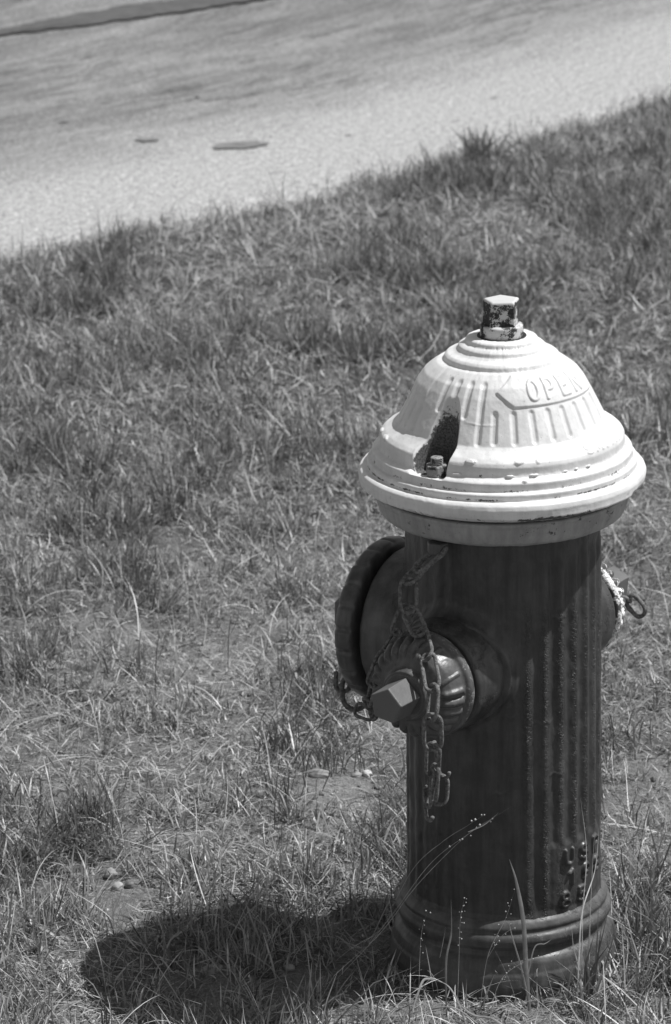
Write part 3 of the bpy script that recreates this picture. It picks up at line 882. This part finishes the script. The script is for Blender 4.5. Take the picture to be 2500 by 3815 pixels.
# ================================================================= grass
def blades(name, x, y, z, L, az, lean, curl, wid, tone, mat, label, cat, K=4, twist=None):
    """x,y,z base; L length; az heading; lean start angle from vertical; curl added angle; K segments"""
    n = len(x)
    t = np.linspace(0, 1, K + 1)
    P = np.zeros((n, K + 1, 3)); P[:, 0] = np.stack([x, y, z], -1)
    dx, dy = np.cos(az), np.sin(az)
    side = rng.normal(0, .18, n)
    for k in range(K):
        th = lean + curl * (k + .5) / K
        st = L / K
        a2 = az + side * k / K * 2
        P[:, k + 1, 0] = P[:, k, 0] + np.cos(a2) * np.sin(th) * st
        P[:, k + 1, 1] = P[:, k, 1] + np.sin(a2) * np.sin(th) * st
        P[:, k + 1, 2] = P[:, k, 2] + np.cos(th) * st
    gzf = gz(P[..., 0], P[..., 1]) + .001
    P[..., 2] = np.maximum(P[..., 2], gzf + .003 * t)
    wa = (az + pi / 2 if twist is None else twist)
    wv = np.stack([np.cos(wa), np.sin(wa), rng.uniform(-.35, .35, n)], -1)
    prof = np.interp(t, [0, .25, .7, 1], [.7, 1, .75, .04])
    off = wv[:, None, :] * (wid[:, None] * .5 * prof[None, :])[..., None]
    A_ = P - off; B_ = P + off
    V = np.empty((n, K * 2 + 1, 3))
    V[:, 0:2 * K:2] = A_[:, :K]; V[:, 1:2 * K:2] = B_[:, :K]; V[:, 2 * K] = P[:, K]
    b0 = (np.arange(n) * (2 * K + 1))[:, None]
    q = []
    for k in range(K - 1):
        q.append(np.concatenate([b0 + 2 * k, b0 + 2 * k + 1, b0 + 2 * k + 3, b0 + 2 * k + 2], 1))
    F = np.concatenate(q, 0)
    T = np.concatenate([b0 + 2 * K - 2, b0 + 2 * K - 1, b0 + 2 * K], 1)
    o = mesh_np(name, V.reshape(-1, 3), F, mat, None, True, dict(tone=np.repeat(tone, 2 * K + 1)), F3=T)
    tag(o, label, cat, kind='stuff')
    return o

def in_region(x, y, m=.32):
    d = y + 4.24
    hw = .095 * d + m + .05 * np.maximum(y, 0)
    cx = -.0459 * d
    return (np.abs(x - cx) < hw) & (y > -.75) & (edge_d(x, y) < .02 * rng.normal(0, 1, x.shape))
def density(x, y):
    n = fbm(x * 4.6, y * 3.6, 101, 3)
    n2 = fbm(x * 11, y * 9, 107, 2)
    far = sst(y, .8, 2.4)
    fg = 1 + 1.7 * sst(y, .45, .05)
    base = (.62 + .50 * far) * fg
    d = base * (.36 + 1.15 * sst(n, .36, .64)) * (.36 + 1.2 * sst(n2, .38, .66))
    for bx, by, sx, sy, a in BARE:
        d = d * (1 - a * np.exp(-((x - bx) / sx) ** 2 - ((y - by) / sy) ** 2))
    ed = np.exp(-(np.minimum(edge_d(x, y) + .06, 0) / .10) ** 2)
    d = d * (1 - ed) + .80 * ed
    r = np.hypot(x, y)
    return np.clip(d, 0.02, 1.4) * (r > .15)

CLEAR = [(-.251, .571), (-.185, .592), (-.200, .585), (-.500, .222), (-.488, .190), (-.473, .196), (-.352, -.050), (-.258, -.046)]
def pick(N, dens, ylo=-.75, yhi=6.0, m=.32):
    x = rng.uniform(-2.4, 2.0, N); y = rng.uniform(ylo, yhi, N)
    k = in_region(x, y, m); x = x[k]; y = y[k]
    k = rng.random(len(x)) < dens(x, y) / 1.4
    for px, py in CLEAR:
        k &= ~((np.hypot((x - px) / .024, (y - py + .055) / .075) < 1) & (rng.random(len(x)) < .93))
    return x[k], y[k]

# tufts: many blades radiating from a shared crown
tx, ty = pick(130000, density)
nb = rng.integers(6, 16, len(tx))
idx = np.repeat(np.arange(len(tx)), nb)
n = len(idx)
tz_l = rng.lognormal(0, .28, len(tx)) * (.040 + .012 * sst(ty, .5, 2.5))
cl = sst(fbm(tx * 4.6, ty * 3.6, 101, 3), .40, .66) * sst(fbm(tx * 11, ty * 9, 107, 2), .35, .68)
edk = np.exp(-((edge_d(tx, ty) + .02) / .16) ** 2)
cl = np.clip(cl, .3 * edk, 1 - .6 * edk)
tz_l *= .68 + .60 * cl + .42 * sst(ty, .5, .1)
taz = rng.uniform(0, 2 * pi, len(tx))
tt = np.clip(rng.normal(.23, .11, len(tx)) - .13 * cl, .0, .6)
bx = tx[idx] + rng.normal(0, .008, n); by = ty[idx] + rng.normal(0, .008, n)
keep = (np.hypot(bx, by) > .142)
idx = idx[keep]; bx = bx[keep]; by = by[keep]; n = len(idx)
az = np.where(rng.random(n) < .4, taz[idx] + rng.normal(0, .7, n), rng.uniform(0, 2 * pi, n))
L = tz_l[idx] * rng.uniform(.45, 1.25, n)
lean = np.abs(rng.normal(.55, .38, n)); curl = rng.normal(.6, .6, n)
wid = rng.uniform(.0011, .0028, n)
tone = np.clip(tt[idx] + rng.normal(0, .10, n), 0, 1)
dry = rng.random(n) < .34 - .2 * cl[idx]
tone = np.where(dry, rng.uniform(.45, 1., n), tone)
blades('grass', bx, by, gz(bx, by) - .002, L, az, lean, curl, wid, tone, M_grass, 'patchy green lawn grass around the hydrant and up to the road', 'grass', K=3,
       twist=az + pi / 2 + rng.normal(0, .6, n))

# thatch: dead straws lying about
def thatch_d(x, y):
    d = np.clip(.9 - .35 * sst(y, 1.0, 3.2), .2, 1.4) * (.40 + 1.0 * sst(fbm(x * 5, y * 5, 170, 3), .3, .7))
    for bx, by, sx_, sy_, a in BARE: d = d * (1 - .5 * a * np.exp(-((x - bx) / sx_) ** 2 - ((y - by) / sy_) ** 2))
    return d
sx, sy = pick(620000, thatch_d)
n = len(sx)
L = rng.lognormal(0, .5, n) * (.020 + .012 * sst(sy, 1, 3))
blades('dry_straw', sx, sy, gz(sx, sy) + rng.uniform(.0, .012, n) + .018 * sst(sy, 1, 3) * rng.random(n), L, rng.uniform(0, 2 * pi, n), rng.normal(1.35, .22, n), rng.normal(.1, .45, n),
       rng.uniform(.0006, .0016, n) * (1 + .5 * sst(sy, 1, 3)), np.clip(rng.beta(1.2, 2.0, n), 0, 1), M_straw, 'dead pale straw lying between the green tufts', 'dry grass', K=3)

# low leafy ground cover between the tufts in the foreground
def cover_d(x, y): return (1.0 - .7 * sst(y, 1.2, 2.8)) * sst(fbm(x * 6, y * 6, 190, 3), .35, .6)
cx_, cy_ = pick(160000, cover_d, -.75, 3.2)
n = len(cx_)
blades('ground_cover', cx_, cy_, gz(cx_, cy_), rng.uniform(.006, .016, n), rng.uniform(0, 2 * pi, n), rng.normal(.8, .35, n), rng.normal(.4, .5, n),
       rng.uniform(.0016, .0036, n), np.clip(rng.normal(.2, .16, n), 0, 1), M_grass, 'tiny low leaves of weeds and moss between the grass tufts', 'weeds', K=2)

# long single straws and blades standing out near the camera
n = 900
lx, ly = pick(14000, lambda x, y: np.ones(len(x)) * (.5 + .5 * sst(y, .6, .2)), -.6, 2.6)
n = len(lx)
blades('long_grass', lx, ly, gz(lx, ly), rng.uniform(.05, .13, n), rng.uniform(0, 2 * pi, n), np.abs(rng.normal(.7, .4, n)), rng.normal(.7, .5, n),
       rng.uniform(.0007, .0016, n), rng.uniform(.15, 1, n), M_straw, 'longer thin pale grass stems arching over the shorter lawn', 'grass', K=7)

# ---- individual plants the photograph shows
def ribbon(V, F, T, tn, pts, wid, tone, n=14, taper=True, face=None):
    P = [Vector(p) for p in pts]
    # Catmull-Rom
    q = [P[0] * 2 - P[1]] + P + [P[-1] * 2 - P[-2]]
    S = []
    for i in range(1, len(q) - 2):
        for k in range(n):
            t = k / n
            a, b, c, d = q[i - 1], q[i], q[i + 1], q[i + 2]
            S.append(.5 * ((2 * b) + (c - a) * t + (2 * a - 5 * b + 4 * c - d) * t * t + (3 * b - a - 3 * c + d) * t ** 3))
    S.append(P[-1])
    b0 = len(V); m = len(S)
    for i, s in enumerate(S):
        f = i / (m - 1)
        ww = wid * (np.interp(f, [0, .2, .6, 1], [.6, 1, .8, .05]) if taper else 1)
        t = (S[min(m - 1, i + 1)] - S[max(0, i - 1)]).normalized()
        fc = Vector(face) if face else Vector((.3, -1, .3))
        sd = t.cross(fc).normalized()
        up_ = sd.cross(t).normalized()
        V += [tuple(s - sd * ww / 2), tuple(s + up_ * ww * .22), tuple(s + sd * ww / 2)]
        tn += [tone] * 3
    for i in range(m - 1):
        a = b0 + 3 * i
        F += [(a, a + 1, a + 4, a + 3), (a + 1, a + 2, a + 5, a + 4)]
    return S
OCT = [(1, 0, 0), (0, 1, 0), (-1, 0, 0), (0, -1, 0), (0, 0, 1), (0, 0, -1)]
OF = [(0, 1, 4), (1, 2, 4), (2, 3, 4), (3, 0, 4), (1, 0, 5), (2, 1, 5), (3, 2, 5), (0, 3, 5)]
def bead(V, T, tn, c, r, tone):
    b0 = len(V)
    # subdivided octahedron, kept tiny
    for v in OCT: V.append((c[0] + v[0] * r, c[1] + v[1] * r, c[2] + v[2] * r * 1.15)); tn.append(tone)
    T += [(b0 + a, b0 + b, b0 + c_) for a, b, c_ in OF]
def plant(name, root, label, cat, lines, mat, seeds=(), group=None):
    e = tag(empty(name, root), label, cat, group)
    V, F, T, tn = [], [], [], []
    Ss = [ribbon(V, F, T, tn, [Vector(p) - Vector(root) for p in pts], wd, tone) for pts, wd, tone in lines]
    o = mesh_np('stem' if seeds else 'blade', V, F, mat, e, True, dict(tone=tn))
    if seeds:
        V2, T2, t2 = [], [], []
        rs = random.Random(len(label))
        for li, n, f0, f1, sp, r in seeds:
            S = Ss[li]
            for k in range(n):
                f = f0 + (f1 - f0) * (k + rs.random() * .6) / n
                c = S[min(len(S) - 1, int(f * len(S)))] + Vector([rs.gauss(0, sp) for _ in range(3)])
                bead(V2, T2, t2, c, r * rs.uniform(.6, 1.0), rs.uniform(.2, .9))
        mesh_np('seed_head', V2, None, M_straw, e, True, dict(tone=t2), F3=T2)
    return e
gs = 'thin seed stalks in front of the hydrant foot'
def st(*p): return list(p)
plant('seed_stalk', (-.200, -.085, 0), 'longest thin seed stalk slanting from lower left across the dark barrel', 'seed stalk',
      [(st((-.200, -.085, 0), (-.165, -.098, .045), (-.137, -.113, .084), (-.099, -.127, .143), (-.043, -.147, .211), (-.007, -.15, .238)), .0007, .5),
       (st((-.165, -.1, .045), (-.130, -.117, .100), (-.085, -.137, .172), (-.041, -.147, .213), (.010, -.152, .250)), .0006, .45),
       (st((-.139, -.114, .09), (-.105, -.130, .163), (-.070, -.142, .202), (-.041, -.147, .224), (-.018, -.15, .241)), .0005, .4),
       (st((-.041, -.148, .216), (-.022, -.15, .226), (-.005, -.151, .242)), .0010, .8)], M_straw,
      seeds=[(0, 6, .72, .98, .003, .0016), (1, 3, .7, .84, .002, .0015), (2, 4, .78, 1, .002, .0016)], group=gs)
plant('seed_stalk', (-.055, -.21, 0), 'upright beaded seed stalk left of centre before the foot flange', 'seed stalk',
      [(st((-.055, -.21, 0), (-.052, -.2, .073), (-.050, -.2, .127), (-.045, -.2, .156)), .0006, .4)], M_straw, seeds=[(0, 16, .45, 1, .0022, .0011)], group=gs)
plant('seed_stalk', (-.10, -.18, 0), 'beaded seed stalk by the left end of the foot flange', 'seed stalk',
      [(st((-.10, -.18, 0), (-.098, -.17, .064), (-.095, -.17, .102), (-.088, -.17, .126)), .0006, .4)], M_straw, seeds=[(0, 11, .4, 1, .002, .0011)], group=gs)
plant('seed_stalk', (-.03, -.21, 0), 'beaded seed stalk leaning right beside the tall green blade', 'seed stalk',
      [(st((-.03, -.21, 0), (-.019, -.2, .08), (.002, -.19, .125), (.013, -.19, .161)), .0006, .4), (st((-.019, -.2, .08), (-.002, -.2, .108), (.015, -.195, .118)), .0005, .4)],
      M_straw, seeds=[(0, 12, .4, 1, .0022, .0011), (1, 6, .2, 1, .002, .0011)], group=gs)
plant('seed_stalk', (-.02, -.23, 0), 'lowest seed stalk spreading right across the foot flange', 'seed stalk',
      [(st((-.02, -.23, 0), (-.006, -.22, .056), (.020, -.21, .078), (.062, -.2, .088)), .0006, .4), (st((-.006, -.22, .056), (.004, -.22, .07), (.012, -.22, .092)), .0005, .4)],
      M_straw, seeds=[(0, 10, .4, 1, .002, .0011), (1, 5, .2, 1, .002, .001)], group=gs)
gb = 'tall grass blades close to the hydrant foot'
plant('tall_grass', (.030, -.175, 0), 'broad upright green blade standing in front of the middle of the barrel', 'grass blade',
      [(st((.030, -.175, 0), (.026, -.17, .052), (.023, -.165, .110), (.015, -.16, .158), (.007, -.158, .186)), .0062, .42),
       (st((.030, -.175, .01), (.020, -.18, .06), (.010, -.185, .10), (.006, -.185, .12)), .0022, .6),
       (st((.028, -.175, .045), (.036, -.18, .085), (.048, -.185, .092), (.056, -.19, .10)), .0016, .8)], M_grass, group=gb)
plant('tall_grass', (.094, -.145, 0), 'thin pale blade rising in front of the cast letters', 'grass blade',
      [(st((.094, -.145, 0), (.092, -.135, .095), (.097, -.12, .177), (.090, -.11, .244)), .0013, .75)], M_straw, group=gb)
plant('tall_grass', (.086, -.155, 0), 'brightest curved straw crossing in front of the cast letters', 'grass blade',
      [(st((.086, -.155, 0), (.088, -.15, .06), (.092, -.14, .113), (.107, -.12, .157), (.112, -.11, .208)), .0018, 1.)], M_straw, group=gb)
plant('tall_grass', (.100, -.15, 0), 'faint straight straw right of the cast letters', 'grass blade',
      [(st((.100, -.15, 0), (.101, -.135, .09), (.104, -.12, .16), (.108, -.11, .22)), .0009, .5)], M_straw, group=gb)
plant('tall_grass', (-.067, -.19, 0), 'dark narrow blade before the left half of the foot flange', 'grass blade',
      [(st((-.067, -.19, 0), (-.067, -.18, .066), (-.061, -.17, .098), (-.061, -.165, .138)), .0028, .22)], M_grass, group=gb)
plant('grass_tuft', (.099, -.145, 0), 'dark green tuft at the right front of the foot flange', 'grass tuft',
      [(st((.099 + dx, -.145 + dy, 0), (.103 + dx * 2 + a * .3, -.142, .04), (.110 + a, -.14, h)), .0032, t) for dx, dy, a, h, t in
       ((0, 0, .012, .113, .2), (.002, 0, .005, .10, .12), (-.003, 0, -.004, .085, .2), (.004, .003, .022, .095, .25), (-.002, .004, .016, .075, .1), (.003, -.003, .030, .07, .7), (0, .002, -.018, .06, .15), (.002, .001, .001, .12, .3))], M_grass, group=gb)
plant('dry_leaf', (-.045, -.235, 0), 'curled pale dry leaf arching at the left front of the foot flange', 'dry leaf',
      [(st((-.040, -.235, .0), (-.052, -.23, .036), (-.064, -.225, .056), (-.080, -.222, .063)), .0022, .6),
       (st((-.080, -.222, .063), (-.092, -.225, .064), (-.099, -.232, .050), (-.106, -.240, .030)), .0030, .5),
       (st((-.03, -.24, .016), (-.058, -.236, .034), (-.090, -.235, .031), (-.12, -.235, .022)), .0018, .6)], M_leaf)
plant('dry_leaf', (-.02, -.25, 0), 'flat twisted dry leaf lying before the hydrant in the shade', 'dry leaf',
      [(st((.01, -.26, .012), (-.012, -.25, .026), (-.035, -.247, .030), (-.055, -.24, .044)), .0032, .55), (st((.005, -.262, .01), (.03, -.25, .024), (.05, -.24, .022)), .002, .5)], M_leaf)
gw = 'seeding weeds standing in the lawn'
for (x, y, h, lab) in ((-.405, 1.02, .10, 'wispy seeding weed on the bare patch left of the pumper cap'), (-.30, .98, .08, 'shorter seeding weed just left of the pumper cap'),
                       (-.50, .88, .12, 'dark upright weed stem in the lawn at far left'), (-.30, .37, .11, 'thin dark rush stem left of the barrel near the pebble')):
    plant('weed', (x, y, 0), lab, 'weed',
          [(st((x, y, 0), (x + .003, y, h * .5), (x + .010, y + .004, h)), .0016, .12), (st((x + .003, y, h * .45), (x + .015, y, h * .7), (x + .020, y, h * .95)), .001, .2),
           (st((x + .003, y, h * .4), (x - .010, y, h * .6), (x - .014, y, h * .85)), .001, .2)], M_grass,
          seeds=[(0, 7, .7, 1, .003, .0014), (1, 4, .6, 1, .002, .0013), (2, 4, .6, 1, .002, .0013)], group=gw)
# tall tufts at the road edge
def tuft(x, y, h, n, spread_, lab, seed, tone=.12, wd=.0040):
    rs = random.Random(seed); ls = []
    for k in range(n):
        a = rs.uniform(0, 2 * pi); s = rs.uniform(.2, 1) * spread_; hh = h * rs.uniform(.5, 1)
        x0, y0 = x + rs.gauss(0, .02), y + rs.gauss(0, .02)
        ls.append((st((x0, y0, -.01), (x0 + cos(a) * s * .35, y0 + sin(a) * s * .35, hh * .6), (x0 + cos(a) * s, y0 + sin(a) * s, hh)), wd, tone + rs.uniform(-.05, .12)))
    plant('grass_tuft', (x, y, 0), lab, 'grass tuft', ls, M_grass)
tuft(-.050, 4.42, .105, 46, .075, 'tallest dark tuft sticking up over the road edge', 3)
tuft(-.245, .60, .055, 34, .04, 'dense little tuft behind the long tan pebble', 5, .1, .0019)
tuft(-.300, .68, .060, 40, .05, 'bushy tuft just left of the pebble patch', 6, .12, .0019)

# ---------------------------------------------------------------- render settings
scene.render.engine = 'CYCLES'
scene.cycles.max_bounces = 8
scene.cycles.transparent_max_bounces = 4
